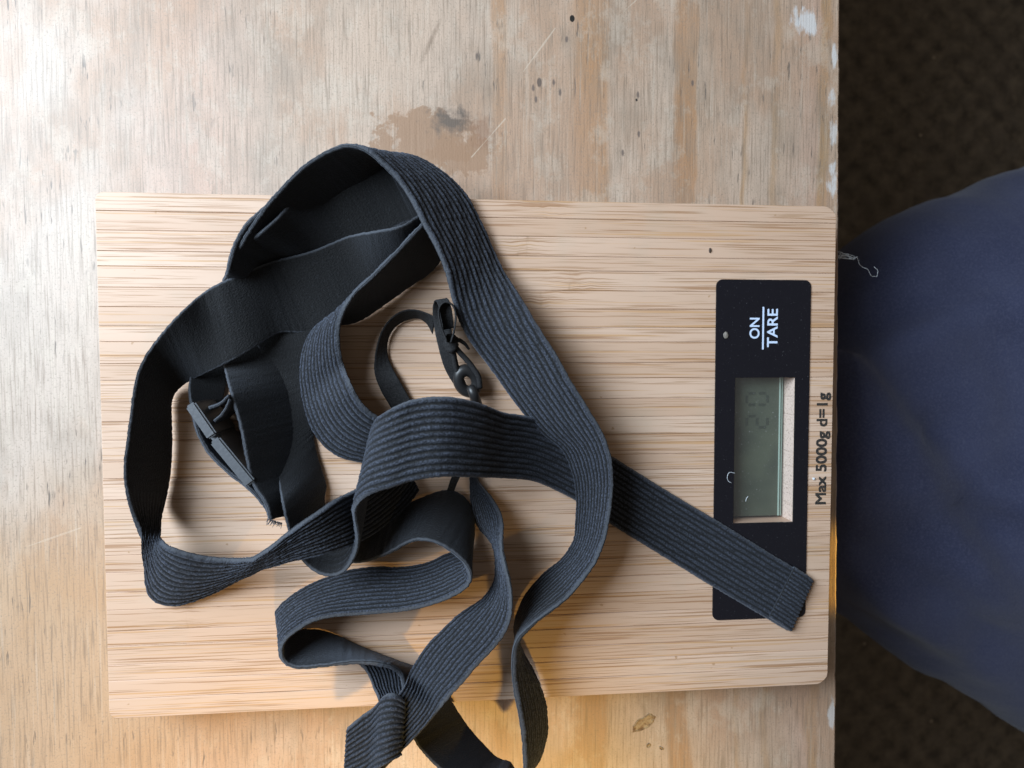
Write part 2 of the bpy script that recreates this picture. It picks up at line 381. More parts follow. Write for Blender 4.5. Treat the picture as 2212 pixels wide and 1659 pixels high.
def make_burn():
    m = NT('burnt_print'); n = m.noise(m.coord(), 1500, 3, 0.7)
    m.set(Base_Color=m.ramp(n, [(0.42, (0.016, 0.015, 0.015)), (0.62, (0.05, 0.04, 0.032)), (0.78, (0.20, 0.13, 0.075))]), Roughness=0.9)
    return m.m
M_BURN = make_burn()
def make_lcd():
    m = NT('lcd_glass'); n = m.noise(m.coord(), 90, 2, 0.5)
    m.set(Base_Color=m.ramp(n, [(0.35, (0.060, 0.072, 0.056)), (0.65, (0.085, 0.100, 0.072))]), Roughness=0.25)
    return m.m
M_LCD = make_lcd()
M_LCDEDGE = plain('lcd_glass_edge', (0.30, 0.42, 0.36), 0.12).m
M_SEG = plain('lcd_segment', (0.046, 0.056, 0.044), 0.3).m
def make_pane():
    m = NT('clear_pane'); t = m.t
    tr = m.n('ShaderNodeBsdfTransparent'); gl = m.n('ShaderNodeBsdfGlossy'); gl.inputs['Roughness'].default_value = 0.05
    df = m.n('ShaderNodeBsdfDiffuse'); df.inputs['Color'].default_value = (0.7, 0.7, 0.72, 1)
    mx = m.n('ShaderNodeMixShader'); m.put(mx.inputs[0], 0.035); m.put(mx.inputs[1], tr.outputs[0]); m.put(mx.inputs[2], gl.outputs[0])
    d = m.noise(m.coord(), 2400, 1, 0.5); k = m.ramp(d, [(0.745, 0.012), (0.80, 0.45)])
    mx2 = m.n('ShaderNodeMixShader'); m.put(mx2.inputs[0], k); m.put(mx2.inputs[1], mx.outputs[0]); m.put(mx2.inputs[2], df.outputs[0])
    m.put(t.nodes['Material Output'].inputs['Surface'], mx2.outputs[0])
    return m.m
M_PANE = make_pane()
def make_plastic():
    m = NT('black_acetal'); n = m.noise(m.coord(), 900, 3, 0.6)
    m.set(Base_Color=(0.078, 0.085, 0.096), Roughness=0.45, Normal=m.bump(n, 0.25, 0.0003))
    return m.m
M_PLASTIC = make_plastic()
M_BLACKPL = plain('black_nylon', (0.018, 0.018, 0.019), 0.4).m
M_THREAD = plain('stitch_thread', (0.012, 0.013, 0.016), 0.8).m
M_LINT = plain('pale_lint', (0.62, 0.66, 0.70), 0.9).m
M_CRUMB = plain('grey_crumb', (0.20, 0.18, 0.155), 0.5).m
M_SPECK = plain('dark_speck', (0.06, 0.04, 0.03), 0.8).m

# ------------------------------------------------------------------ floor and table
bm = bmesh.new(); s = 3.0
bm.faces.new([bm.verts.new(p) for p in ((-s, -s, 0), (s, -s, 0), (s, s, 0), (-s, s, 0))])
fl = from_bm('floor', bm, M_FLOOR); fl.location = (0, 0, -0.73); fl['kind'] = 'structure'

table = thing('plywood_table', (-0.2, 0, -0.73), 'weathered plywood table with water stains and white paint along its right edge', 'table')
e0, e1 = at(1815.5, 0, 0), at(1806, 1659, 0)
def edge_x(y): return e0.x + (e1.x - e0.x) * (y - e0.y) / (e1.y - e0.y)
bm = bmesh.new()
ys = np.linspace(-0.55, 0.55, 700)
prof = []
for y in ys:
    j = 0.00035 * mnoise.noise(Vector((y * 90, 0, 0))) + 0.0002 * mnoise.noise(Vector((y * 400, 2, 0)))
    xe = edge_x(y) + j
    prof.append([(-0.75, y, -0.018), (-0.75, y, 0), (xe - 0.0007, y, 0), (xe, y, -0.0007), (xe, y, -0.018)])
vs = [[bm.verts.new(p) for p in q] for q in prof]
for a, b in zip(vs, vs[1:]):
    for k in range(5):
        bm.faces.new((a[k], a[(k + 1) % 5], b[(k + 1) % 5], b[k]))
bm.faces.new(vs[0][::-1]); bm.faces.new(vs[-1])
bmesh.ops.recalc_face_normals(bm, faces=bm.faces[:])
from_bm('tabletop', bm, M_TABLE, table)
for lx in (-0.68, 0.02):
    for ly in (-0.46, 0.46):
        bm = bmesh.new(); box(bm, lx - 0.02, lx + 0.02, ly - 0.02, ly + 0.02, -0.73, -0.0181, 0.002)
        from_bm('leg', bm, M_STEELLEG, table)

# the shallow splinter hole in the veneer and two small pits: a rim of torn wood round a low floor
def pit(px, py, rx, ry, rot, parent):
    p = at(px, py, 0); k = 0.000158; bm = bmesh.new(); n = 22
    rings = []
    for (f, h) in ((1.16, 0.00002), (1.0, 0.00030), (0.86, 0.00012), (0.5, 0.00005)):
        ring = []
        for i in range(n):
            a = 2 * math.pi * i / n
            rr = f * (1 + 0.28 * mnoise.noise(Vector((math.cos(a) * 2.2, math.sin(a) * 2.2, px))))
            dx, dy = rx * k * rr * math.cos(a), ry * k * rr * math.sin(a)
            ring.append(bm.verts.new((p.x + dx * math.cos(rot) - dy * math.sin(rot), p.y + dx * math.sin(rot) + dy * math.cos(rot), h + (0.00014 * random.random() if f == 1.0 else 0))))
        rings.append(ring)
    for a, b in zip(rings, rings[1:]):
        for i in range(n): bm.faces.new((a[i], a[(i + 1) % n], b[(i + 1) % n], b[i]))
    bm.faces.new(rings[-1])
    return from_bm('splinter', bm, M_SPLINT, parent)
def make_split():
    m = NT('torn_veneer'); n = m.noise(m.coord(), 700, 3, 0.6)
    m.set(Base_Color=m.ramp(n, [(0.35, (0.20, 0.11, 0.045)), (0.55, (0.40, 0.27, 0.13)), (0.75, (0.50, 0.37, 0.21))]), Roughness=0.8, Normal=m.bump(n, 0.6, 0.0006))
    return m.m
M_SPLINT = make_split()
pit(1390, 1562, 26, 12, 0.55, table); pit(1401, 1610, 5, 3.5, 0.8, table); pit(1428, 1616, 5, 2.5, -0.5, table)

# ------------------------------------------------------------------ kitchen scale
SL, SH = 0.230, 0.1591
scale_t = thing('kitchen_scale', (0, 0, 0), 'flat bamboo kitchen scale with a black display panel lying on the plywood table', 'kitchen scale')
wx0, wx1 = at(1585, 970, ZS).x, at(1714.5, 970, ZS).x
wy1, wy0 = at(1650, 815.5, ZS).y, at(1650, 1128.5, ZS).y
px0, px1 = at(1542.5, 970, ZS).x, at(1744.5, 970, ZS).x
py1, py0 = at(1650, 604.5, ZS).y, at(1650, 1335, ZS).y
ybounds = list(np.linspace(-SH / 2, wy0, 11)) + list(np.linspace(wy0, wy1, 9))[1:] + list(np.linspace(wy1, SH / 2, 11))[1:]
for i in range(1, len(ybounds) - 1):
    if abs(ybounds[i] - wy0) > 1e-6 and abs(ybounds[i] - wy1) > 1e-6: ybounds[i] += random.uniform(-0.0007, 0.0007)
node_known = {}
for (px, py) in ((1180, 470), (1130, 532), (1240, 605), (1178, 655), (415, 1335), (720, 1400), (870, 1520)):
    p = at(px, py, ZS)
    for i in range(len(ybounds) - 1):
        if ybounds[i] <= p.y < ybounds[i + 1]: node_known[i] = p.x
bz0 = ZS - 0.0095
for i in range(len(ybounds) - 1):
    y0, y1 = ybounds[i], ybounds[i + 1]
    if wy0 - 1e-6 <= y0 and y1 <= wy1 + 1e-6: spans = [(-SL / 2, wx0), (wx1, SL / 2)]
    else: spans = [(-SL / 2, SL / 2)]
    sd = random.uniform(0, 10); nx_ = node_known.get(i, 0.3)
    for (xa, xb) in spans:
        rr = [0, 0, 0, 0]
        if i == 0: rr[0] = 0.0024; rr[1] = 0.0042
        if i == len(ybounds) - 2: rr[2] = 0.0042; rr[3] = 0.0024
        bm = bmesh.new(); prism(bm, rounded_rect(xa, xb, y0 + 0.00003, y1 - 0.00003, rr), bz0, ZS + random.uniform(-0.00004, 0.00004), 0.00016)
        o = from_bm('bamboo_strip', bm, M_BAMBOO, scale_t); o['seed'] = sd; o['node_x'] = nx_
bm = bmesh.new(); box(bm, -0.108, 0.106, -0.073, 0.073, 0.002, bz0 - 0.0002, 0.0015); from_bm('base', bm, M_BASE, scale_t)
for fx in (-0.09, 0.09):
    for fy in (-0.06, 0.06):
        bm = bmesh.new(); bmesh.ops.create_cone(bm, cap_ends=True, segments=20, radius1=0.007, radius2=0.008, depth=0.0018, matrix=Matrix.Translation((fx, fy, 0.0010)))
        from_bm('foot', bm, M_BASE, scale_t)
# display panel: black glass frame with a window over the recess
PT = ZS + 0.0004
bm = bmesh.new()
outer = rounded_rect(px0, px1, py0, py1, [0.0021] * 4, 6); inner = [(wx0, wy0), (wx1, wy0), (wx1, wy1), (wx0, wy1)]
def ring_verts(pts, z): return [bm.verts.new((p[0], p[1], z)) for p in pts]
ob, ot, ib, it = ring_verts(outer, ZS - 0.0001), ring_verts(outer, PT), ring_verts(inner, ZS - 0.0001), ring_verts(inner, PT)
def loopfaces(a, b):
    for i in range(len(a)): j = (i + 1) % len(a); bm.faces.new((a[i], a[j], b[j], b[i]))
loopfaces(ob, ot); loopfaces(it, ib)
n = 7
for k in range(4):                                   # each rounded corner fans to its window corner, sides are quads
    corner = ot[k * n:(k + 1) * n]
    for a, b in zip(corner, corner[1:]): bm.faces.new((a, b, it[k]))
    bm.faces.new((corner[-1], ot[((k + 1) * n) % len(ot)], it[(k + 1) % 4], it[k]))
bmesh.ops.recalc_face_normals(bm, faces=bm.faces[:])
panel = from_bm('display_panel', bm, M_PANEL, scale_t)
bm = bmesh.new(); box(bm, wx0, wx1, wy0, wy1, PT - 0.00030, PT - 0.00005)
from_bm('window_pane', bm, M_PANE, panel)
# recess floor, LCD of two glass plates, segments
lz = ZS - 0.0052
bm = bmesh.new(); box(bm, wx0 - 0.001, wx1 + 0.001, wy0 - 0.001, wy1 + 0.001, bz0 + 0.0002, bz0 + 0.0012); from_bm('recess_floor', bm, M_BASE, scale_t)
lx1 = at(1683, 970, lz).x; ly0 = at(1650, 1117, lz).y
bm = bmesh.new(); box(bm, wx0 - 0.0005, lx1 + 0.0011, ly0, wy1 + 0.001, bz0 + 0.0013, lz - 0.0012, 0.0001, 1); from_bm('backlight', bm, M_BASE, scale_t)
bm = bmesh.new(); box(bm, lx1 + 0.00105, lx1 + 0.00155, ly0 + 0.0002, wy1 + 0.001, lz - 0.0022, lz - 0.00105); from_bm('lower_glass', bm, M_LCDEDGE, scale_t)
bm = bmesh.new(); box(bm, wx0 - 0.0005, lx1, ly0 + 0.0004, wy1 + 0.001, lz - 0.00115, lz - 0.0002, 0.0001, 1)
lcd = from_bm('lcd', bm, M_LCD, scale_t)
bm = bmesh.new(); box(bm, lx1 - 0.0002, lx1 + 0.00035, ly0 + 0.0004, wy1 + 0.001, lz - 0.00112, lz - 0.00015); from_bm('glass_edge', bm, M_LCDEDGE, lcd)
def seg_digit(bm, segs, xc, yc, hx, hy, wd):
    """a seven-segment digit reading upwards: its up is -x, its right is +y"""
    P = {'a': ((-1, -1), (-1, 1)), 'b': ((-1, 1), (0, 1)), 'c': ((0, 1), (1, 1)), 'd': ((1, -1), (1, 1)), 'e': ((0, -1), (1, -1)), 'f': ((-1, -1), (0, -1)), 'g': ((0, -1), (0, 1))}
    for sgm in segs:
        (ax, ay), (bx, by) = P[sgm]
        x0, x1 = sorted((xc + ax * hx, xc + bx * hx)); y0, y1 = sorted((yc + ay * hy, yc + by * hy))
        g = wd * 0.7
        if x1 - x0 > y1 - y0: box(bm, x0 + g, x1 - g, y0 - wd / 2, y0 + wd / 2, lz - 0.00019, lz - 0.00014)
        else: box(bm, x0 - wd / 2, x0 + wd / 2, y0 + g, y1 - g, lz - 0.00019, lz - 0.00014)
for ch, py in (('abdeg', 911), ('abcdef', 862)):
    p = at(1636, py, lz); bm = bmesh.new(); seg_digit(bm, ch, p.x, p.y, 0.0036, 0.0019, 0.0009); from_bm('digit', bm, M_SEG, lcd)

def text_mesh(name, body, px, py, height, mat, parent, z, bold=0.0, stretch=None, heavy=0.0):
    """text reading from the bottom of the picture to its top; px, py is its centre, stretch its wanted length"""
    cu = bpy.data.curves.new(name, 'FONT'); cu.body = body; cu.align_x = 'LEFT'; cu.extrude = 0.01; cu.offset = bold
    o = bpy.data.objects.new(name, cu); COL.objects.link(o)
    bpy.context.view_layer.update()
    me = bpy.data.meshes.new_from_object(o.evaluated_get(bpy.context.evaluated_depsgraph_get()))
    bpy.data.objects.remove(o); bpy.data.curves.remove(cu)
    co = np.empty(len(me.vertices) * 3); me.vertices.foreach_get('co', co); co = co.reshape(-1, 3)
    lo, hi = co.min(0), co.max(0); co = co - (lo + hi) / 2
    sy = height / (hi[1] - lo[1]); sx = stretch / (hi[0] - lo[0]) if stretch else sy
    c = at(px, py, z)
    out = np.stack([c.x - co[:, 1] * sy, c.y + co[:, 0] * sx, z + (co[:, 2] + 0.01) * 0.002], 1)
    me.vertices.foreach_set('co', out.ravel()); me.update()
    if heavy:                                             # a heavy face: the strokes doubled a hair apart
        b = bmesh.new(); b.from_mesh(me); n0 = b.verts[:] + b.edges[:] + b.faces[:]
        for i, (ox, oy) in enumerate(((1, 0), (0, 1), (1, 1))):
            g = bmesh.ops.duplicate(b, geom=n0)['geom']
            bmesh.ops.translate(b, verts=[e for e in g if isinstance(e, bmesh.types.BMVert)], vec=(ox * heavy, oy * heavy, -0.000004 * (i + 1)))
        b.to_mesh(me); b.free()
    me.name = name; me.materials.clear()
    return link(name, me, mat, parent)
k = 0.000150
text_mesh('on_lettering', 'ON', 1630, 709, 22.5 * k, M_PRINT, panel, PT + 0.00001, 0.016, 45 * k)
text_mesh('tare_lettering', 'TARE', 1668.5, 708.5, 23.5 * k, M_PRINT, panel, PT + 0.00001, 0.016, 83 * k)
a = at(1646, 755, PT); b = at(1651, 663, PT); bm = bmesh.new(); box(bm, min(a.x, b.x), max(a.x, b.x), a.y, b.y, PT, PT + 0.00004); from_bm('dividing_line', bm, M_PRINT, panel)
text_mesh('capacity_lettering', 'Max 5000g d=1g', 1777, 970, 31 * k, M_BURN, scale_t, ZS + 0.00005, 0.0, 246 * k, 0.00028)

# ------------------------------------------------------------------ the elastic strap
WIDTH = 0.020
strap = thing('elastic_strap', (0, 0, ZS), 'tangled black ribbed elastic strap heaped on the bamboo scale with sewn ends and a buckle', 'strap')

def solve_below(Tp, bx, by, sign, width, zmin):
    d = ray(bx, by); o = CAM_LOC - Tp
    A = d.dot(d); Bq = 2 * d.dot(o); C = o.dot(o) - width * width; D = Bq * Bq - 4 * A * C
    t = -Bq / (2 * A) if D <= 0 else (-Bq + sign * math.sqrt(D)) / (2 * A)
    p = CAM_LOC + d * t
    if p.z < zmin: p = at(bx, by, zmin)
    return p
def ribbon(name, secs, parent=strap, width=WIDTH, faces=((0, 1, 0),), ribs=12, amp=0.00058, th=0.0011, mat=None, sm=0.0018, step=0.0006, zmin=0.0008):
    """secs: (Tx, Ty, Tz, Bx, By, Bz) - the two selvedges in photo pixels with heights in mm above the board; None = found from the strap's width.
    faces: (section, f, b) - how strongly the one and the other face shows its ribs from that section on"""
    T, B = [], []
    for q in secs:
        tx, ty, tz, bx, by, bz = q[:6]
        if tz is not None and bz is not None: t, b = at(tx, ty, ZS + tz / 1000), at(bx, by, ZS + bz / 1000)
        elif bz is None: t = at(tx, ty, ZS + tz / 1000); b = solve_below(t, bx, by, 1, width, zmin + ZS)
        else: b = at(bx, by, ZS + bz / 1000); t = solve_below(b, tx, ty, -1, width, zmin + ZS)
        T.append(t[:]); B.append(b[:])
    T, B = np.array(T), np.array(B)
    d = np.r_[0, np.cumsum(np.maximum((np.linalg.norm(np.diff(T, axis=0), axis=1) + np.linalg.norm(np.diff(B, axis=0), axis=1)) / 2, 1e-4))]
    ns = max(int(d[-1] / step), 20); s = np.linspace(0, d[-1], ns)
    T, B = catmull(d, T, s), catmull(d, B, s)
    k = max(int(sm / step * 3), 1); ker = np.exp(-0.5 * (np.arange(-k, k + 1) * step / sm) ** 2); ker /= ker.sum()
    def smooth(P):
        Q = np.concatenate([2 * P[0] - P[k:0:-1], P, 2 * P[-1] - P[-2:-k - 2:-1]])
        return np.stack([np.convolve(Q[:, i], ker, 'valid') for i in range(3)], 1)
    T, B = smooth(T), smooth(B)
    T += rng.standard_normal((ns, 3)) * th * 0.045; B += rng.standard_normal((ns, 3)) * th * 0.045; mid = (T + B) / 2
    tan = np.gradient(smooth(mid), axis=0); Wv = B - T
    nor = np.cross(Wv, tan); nor /= np.maximum(np.linalg.norm(nor, axis=1, keepdims=True), 1e-12)
    nor = smooth(nor); nor /= np.maximum(np.linalg.norm(nor, axis=1, keepdims=True), 1e-12)
    m = ribs * 6 + 1; u = np.linspace(0, 1, m)
    edge = np.sqrt(np.clip(1 - np.abs(2 * u - 1) ** 24, 0.04, 1))
    prof = np.abs(np.sin(np.pi * ribs * u)) ** 0.95
    fi = [d[f[0]] for f in faces]
    wf = np.interp(s, fi, [f[1] for f in faces])[:, None]; wb = np.interp(s, fi, [f[2] for f in faces])[:, None]
    # every rib swells and thins a little along its length
    wob = 1 + 0.16 * np.sin(s[:, None] * 2 * np.pi / 0.011 + np.floor(u * ribs)[None] * 2.4) + 0.11 * rng.standard_normal((ns, m))
    base = T[:, None, :] + Wv[:, None, :] * u[None, :, None]
    rf, rb = prof[None] * wob * wf, prof[None] * wob * wb
    fr = base + nor[:, None, :] * ((th / 2 + amp * rf) * edge[None])[..., None]
    bk = base - nor[:, None, :] * ((th / 2 + amp * rb) * edge[None])[..., None]
    P = np.concatenate([fr, bk[:, ::-1]], 1)               # closed section, 2m points
    RB = np.concatenate([rf, rb[:, ::-1]], 1)
    n2 = 2 * m
    i = np.arange(ns - 1)[:, None] * n2; j = np.arange(n2)[None]; j2 = (j + 1) % n2
    quads = np.stack([i + j, i + j2, i + n2 + j2, i + n2 + j], -1).reshape(-1, 4)
    me = bpy.data.meshes.new(name)
    caps = [list(range(n2))[::-1], list(range((ns - 1) * n2, ns * n2))]
    nq = len(quads)
    me.vertices.add(ns * n2); me.vertices.foreach_set('co', P.astype(np.float32).ravel())
    loops = np.concatenate([quads.ravel(), caps[0], caps[1]]).astype(np.int32)
    me.loops.add(len(loops)); me.loops.foreach_set('vertex_index', loops)
    starts = np.concatenate([np.arange(nq) * 4, [nq * 4, nq * 4 + n2]]).astype(np.int32)
    me.polygons.add(nq + 2); me.polygons.foreach_set('loop_start', starts)
    me.polygons.foreach_set('use_smooth', np.ones(nq + 2, bool))
    uu = np.concatenate([u, u[::-1] + 1.3]); UV = np.stack(np.broadcast_arrays(uu[None, :], s[:, None]), -1).reshape(-1, 2)
    me.uv_layers.new(name='UVMap').data.foreach_set('uv', UV[loops].astype(np.float32).ravel())
    RV = np.stack([np.concatenate([np.broadcast_to(wf, (ns, m)), np.broadcast_to(wb, (ns, m))], 1).ravel(), RB.ravel()], 1)   # rib relief: face weight, height of the yarn
    me.uv_layers.new(name='Ribs').data.foreach_set('uv', RV[loops].astype(np.float32).ravel())
    me.update(calc_edges=True); me.validate()
    bmx = bmesh.new(); bmx.from_mesh(me); bmesh.ops.recalc_face_normals(bmx, faces=bmx.faces[:]); bmx.to_mesh(me); bmx.free()
    wd = np.linalg.norm(Wv, axis=1) * 1000
    print('%-14s len %.0f mm  width %.1f..%.1f  z %.1f..%.1f' % (name, d[-1] * 1000, wd.min(), wd.max(), (P[..., 2].min() - ZS) * 1000, (P[..., 2].max() - ZS) * 1000))
    return link(name, me, mat or M_ELASTIC, parent)

N = None
# 1: from the hemmed end on the display, under the right side, over the high arch, down and up along the left
H = [
 (1700,1362,1.0,1752,1248,1.0),(1600,1303,1.0,1657,1191,1.0),(1493,1239,1.0,1555,1128,1.0),(1400,1182,1.0,1460,1072,1.0),(1320,1133,1.2,1380,1022,1.2),
 (1247,1083,1.5,1300,972,1.5),(1198,1058,3,1238,935,3),(1158,1041,7,1168,906,7),(1083,1033,18,1085,890,18),(1008,1031,31,1020,866,31),(951,1030,36,958,856,36),
 (894,1038,36,898,861,36),(845,1054,36,855,877,36),(806,1065,35,828,893,33),(779,1083,32,814,910,27),(767,1101,30,806,942,19),(768,1128,27,806,980,12),
 (774,1159,25,802,1020,6),(772,1186,23,795,1053,3),(758,1219,21,780,1082,1),(738,1241,20,762,1104,1),(716,1247,19,740,1112,1),(692,1243,19,718,1110,1),
 (668,1228,18,706,1100,1),(647,1205,18,700,1085,1),(629,1168,17,700,1068,1),(619,1132,N,706,1055,1),(610,1093,N,697,1022,1),(604,1057,13,684,979,1),
 (598,994,6,676,928,1),(588,919,4,677,874,1),(575,844,3,674,814,1),(560,760,3,690,735,1),(530,690,3,625,665,1),(505,630,5,600,615,1),
 (501,566,13,592,578,1),(532,525,16,615,560,1),(574,492,N,655,560,1),(618,448,14,700,552,1),(640,426,10,735,550,1),(672,398,6,775,545,1),(712,352,6,815,520,1),(768,324,4,858,490,1),(820,340,3,890,478,1),(865,400,3,905,485,1),(915,450,2,935,500,1)]
ribbon('band', H, faces=((0, 1, 0), (18, 1, 0), (23, 0, 0)))
# 2: from the torn end by the buckle, up the left, over the far loop, down the right, round the near loop and back inside
A = [
 (583,1122,N,660,1105,1),(575,1090,N,668,1060,1),(544,1045,N,656,1010,1),(532,994,N,648,960,1),(517,916,N,640,890,1),(499,856,N,626,835,1),(488,814,11,614,790,1),
 (482,784,6.5,605,750,1),(478,720,4,590,700,1),(480,650,5,578,650,1),(487,600,9,580,612,1),(499,561,15,585,582,1),(517,531,N,610,560,1),(541,492,N,635,535,1),
 (562,460,N,655,512,1),(598,417,N,690,478,1),(634,378,N,722,448,1),(682,340,N,765,418,1),(724,319,N,800,393,1),(754,313,N,828,368,1),
 (778,320,20,848,344,2),(800,333,20,888,338,2),(830,361,19,937,362,2),(862,395,18,982,394,2),(890,440,18,1014,432,2),(915,490,18,1041,484,2),(940,535,18,1060,527,2),
 (964,595,17,1082,576,4),(975,642,14,1106,612,8),(990,690,11,1130,648,12),(1011,732,9,1151,684,15),(1038,768,7.5,1176,726,17),(1065,804,7,1201,763,18),
 (1095,846,7,1230,816,19),(1122,882,7,1254,855,19),(1149,915,7,1279,895,19),(1179,942,7,1302,933,19),(1212,965,7,1314,964,19),(1231,1002,6,1323,1003,19),
 (1243,1044,6,1324.5,1045,18),(1247,1083,5,1321,1089,19),(1246,1134,4,1314,1134,20),(1243,1165,3,1303,1179,20),(1226,1197,2,1282,1224,20),(1198,1224,1.5,1252,1263,20),
 (1176,1241,1.5,1234,1285,20),(1154,1262,2,1204,1310,21),(1134,1290,2,1171,1333,22),(1120,1320,2.5,1146,1353,23),(1111,1353,3,1124,1372,24),(1115,1383,4,1112,1392,25),
 (1129,1416,4,1107,1421,25),(1155,1461,4,1107.5,1461,25),(1173,1509,3,1113.5,1509,24),(1180,1551,2,1122.5,1551,24),(1177,1593,1,1128.5,1596,23),(1165,1635,0,1131.5,1638,22),
 (1144,1662,-1,1132,1668,21),(1120,1680,-2,1120,1697,20),(1107,1648,-2,1085,1718,18),(1078,1640,-2,1020,1712,16),(1048,1611,-1,968,1676,15),(1018,1578,0,921,1634,14),(989,1537,1,893,1595,13),
 (965,1497,1,879,1545,12),(942,1466,1,872,1495,12),(905,1443,2,868,1457,13),(868,1433,1,850,1439,16),(832,1419,1,820,1431,18),(778,1398,1,775,1428,18),(724,1371,1,724,1434,18),(683,1360,1,672,1441,18),
 (653,1360,1,641,1443,18),(634,1358,1,620,1438,18),(616,1350,1,609,1420,18),(603,1339,1,608,1398,19),(598,1328,1.5,614,1385,19),(600,1318,2,627,1374,19),(611,1304,2,650,1357,18),
 (641,1282,2,680,1342,17),(689,1255,2,718,1333,16),(746,1234,2,763,1330,15),(806,1225,2,810,1326,15),(855,1226,2,860,1322,15),(908,1221,2,919,1311,16),(945,1208,2,964,1296,17),
 (968,1196,2,994,1281,18),(992,1192,2,1013,1266,19),(1013,1190,2,1020,1248,20),(1023,1160,2,1013,1228,20),(1025,1130,2,1000,1211,20),(1021,1102,2,978,1193,20),(1008,1077,2,951,1176,20),
 (987,1061,2,928,1169,20),(962,1057,2,910,1166,19),(936,1066,2,893,1167,18),(905,1078,2,872,1177,16),(870,1092,1,843,1193,14),(840,1102,1,812,1207,11),(810,1108,1,780,1216,8),(775,1110,0.8,745,1218,5)]
ribbon('band', A, faces=((0, 0, 1), (44, 0, 1), (50, 1, 0)))
# 3: the loop that reaches out over the left of the board
I = [
 (915,452,15,962,556,1),(901,466,17,930,572,1),(862,488,19,890,602,1),(817,497,N,848,612,1),(742,513,N,800,650,1),(697,533,N,762,676,1),(652,548,N,715,700,1),(598,561,N,664,720,1),
 (556,576,N,602,718,4),(517,593,N,562,742,8),(478,609,N,522,768,10),(442,629,N,481,789,10),(389,676,N,436,810,8),(353,715,N,405,825,4),(323,754,N,384,842,1),(302,790,N,373,856,1),
 (292,826,N,369,872,1),(284,880,N,370,900,1),(276,940,N,371,948,1),(268,1003,N,370,998,1),(269,1039,N,364,1048,1),(275,1078,N,354,1092,1),(286,1114,17,345,1122,4),
 (297,1143,15.5,344,1148,7.5),(305,1167,13,348,1162,11.5),(311,1190,9,354,1171,15),(316,1225,4,359,1176,18),(317,1260,1.5,372,1182,19),(324,1289,1,395,1190,19),(342,1304,1,425,1198,18),
 (378,1307,1,455,1202.5,17),(430,1293,2,492,1205.5,17),(485,1267,5,522,1206,19),(530,1243,10,547,1204,22),(563,1228,14,565,1193,25),(598,1217,19,592,1174,29),(641,1207,22,627,1145,31),
 (701,1195,23,670,1115,31),(750,1182,20,714,1084,27),(800,1158,12,757,1062,18),(845,1125,6,802,1035,9),(885,1088,3,842,1003,5),(905,1060,2,862,975,3)]
ribbon('band', I, faces=((0, 0, 0), (20, 0, 0), (24, 0, 1)))
# 4: the pale-lit loop in the middle
J = [
 (935,455,10,978,528,1),(923,470,14,966,545,1),(909,487,18,950,564,1),(886,511,N,929,591,1),(862,538,N,893,613,1),(832,568,N,850,644,1),(804,597,N,806,674,1),(781,617,N,768,698,1),
 (763,637,N,730,702,1),(749,660,N,696,700,1),(740,680,N,676,716,1),(734,703,N,662,740,1),(733,732,N,653,776,1),(737,768,N,649,818,1),(745,795,N,654,860,1),(757,825,19,666,905,1),
 (775,861,18,684,943,1),(796,885,17,708,971,1),(821,902,15,746,990,1),(850,918,12,784,998,1),(890,935,6,835,1004,1)]
ribbon('band', J, faces=((0, 1, 0),))
# 5: the twisted lead to the near sewn end
D = [
 (1021,1000,1,1013,1003,1),(1033,1038,2,1016,1032,1),(1058,1068,6,1019,1075,1),(1083,1109,10,1023,1112,1),(1087,1132,14,1033,1134,1),(1085.5,1157,18,1051,1155,2),(1083.5,1179,21,1069,1173,3),
 (1088,1203,22,1075,1199,4),(1098,1240,23,1074.5,1239,N),(1105,1272,23,1069,1264,N),(1107,1303,24,1051,1290,N),(1103,1338,24,1018,1312,N),(1091,1370,24,982,1335,N),(1068,1400,24,952,1365,N),
 (1036,1433,25,924,1392,N),(1003,1472,26,904,1422,N),(966,1512,26,886,1455,N),(934,1553,25,868,1490,22),(895,1596,23,840,1522,20),(850,1641,21,803,1548,19),(800,1684,20,770,1562,18.5),(744,1697,19,753,1573,18.5)]
ribbon('band', D, faces=((0, 1, 0),))
# its end folded back on top and sewn down, the free edge curling up
flap = [(742,1696,20.3,751,1571,20.0),(768,1689,21,778,1547,20.8),(795,1677,21.5,808,1528,21),(806,1670,22.5,818,1516,22.5),(818,1660,25.5,832,1500,25),(832,1652,27,846,1494,26.5),(848,1642,26,859,1497,26),(858,1635,24.5,868,1505,25),(862,1632,23.6,872,1511,24)]
ribbon('hem', flap, faces=((0, 1, 1),))
# 6: the piece showing under the sewn end, and the outer layer by the buckle
Fp = [(765,1422,1,868,1442,1),(774,1430,1.5,874,1436,1.5),(793,1452,4,885,1450,4),(805,1485,8,885,1490,8),(818,1512,12,888,1525,12)]
ribbon('band', Fp, faces=((0, 1, 1),))
Pp = [(610,415,10,660,470,1),(590,430,15,645,495,1),(563,455,18,630,522,1),(524,494,N,600,548,1),(504,533,N,585,578,1),(493,574,N,578,608,1),(480,607,8,565,640,1),(462,660,3,550,680,1),
 (435,720,2.5,525,720,1),(417,775,4,500,775,1),(409,822,7,487,838,1),(410,868,9,480,885,1),(430,900,9,490,915,1),(455,940,11,510,950,1)]
ribbon('band', Pp, faces=((0, 1, 0),))

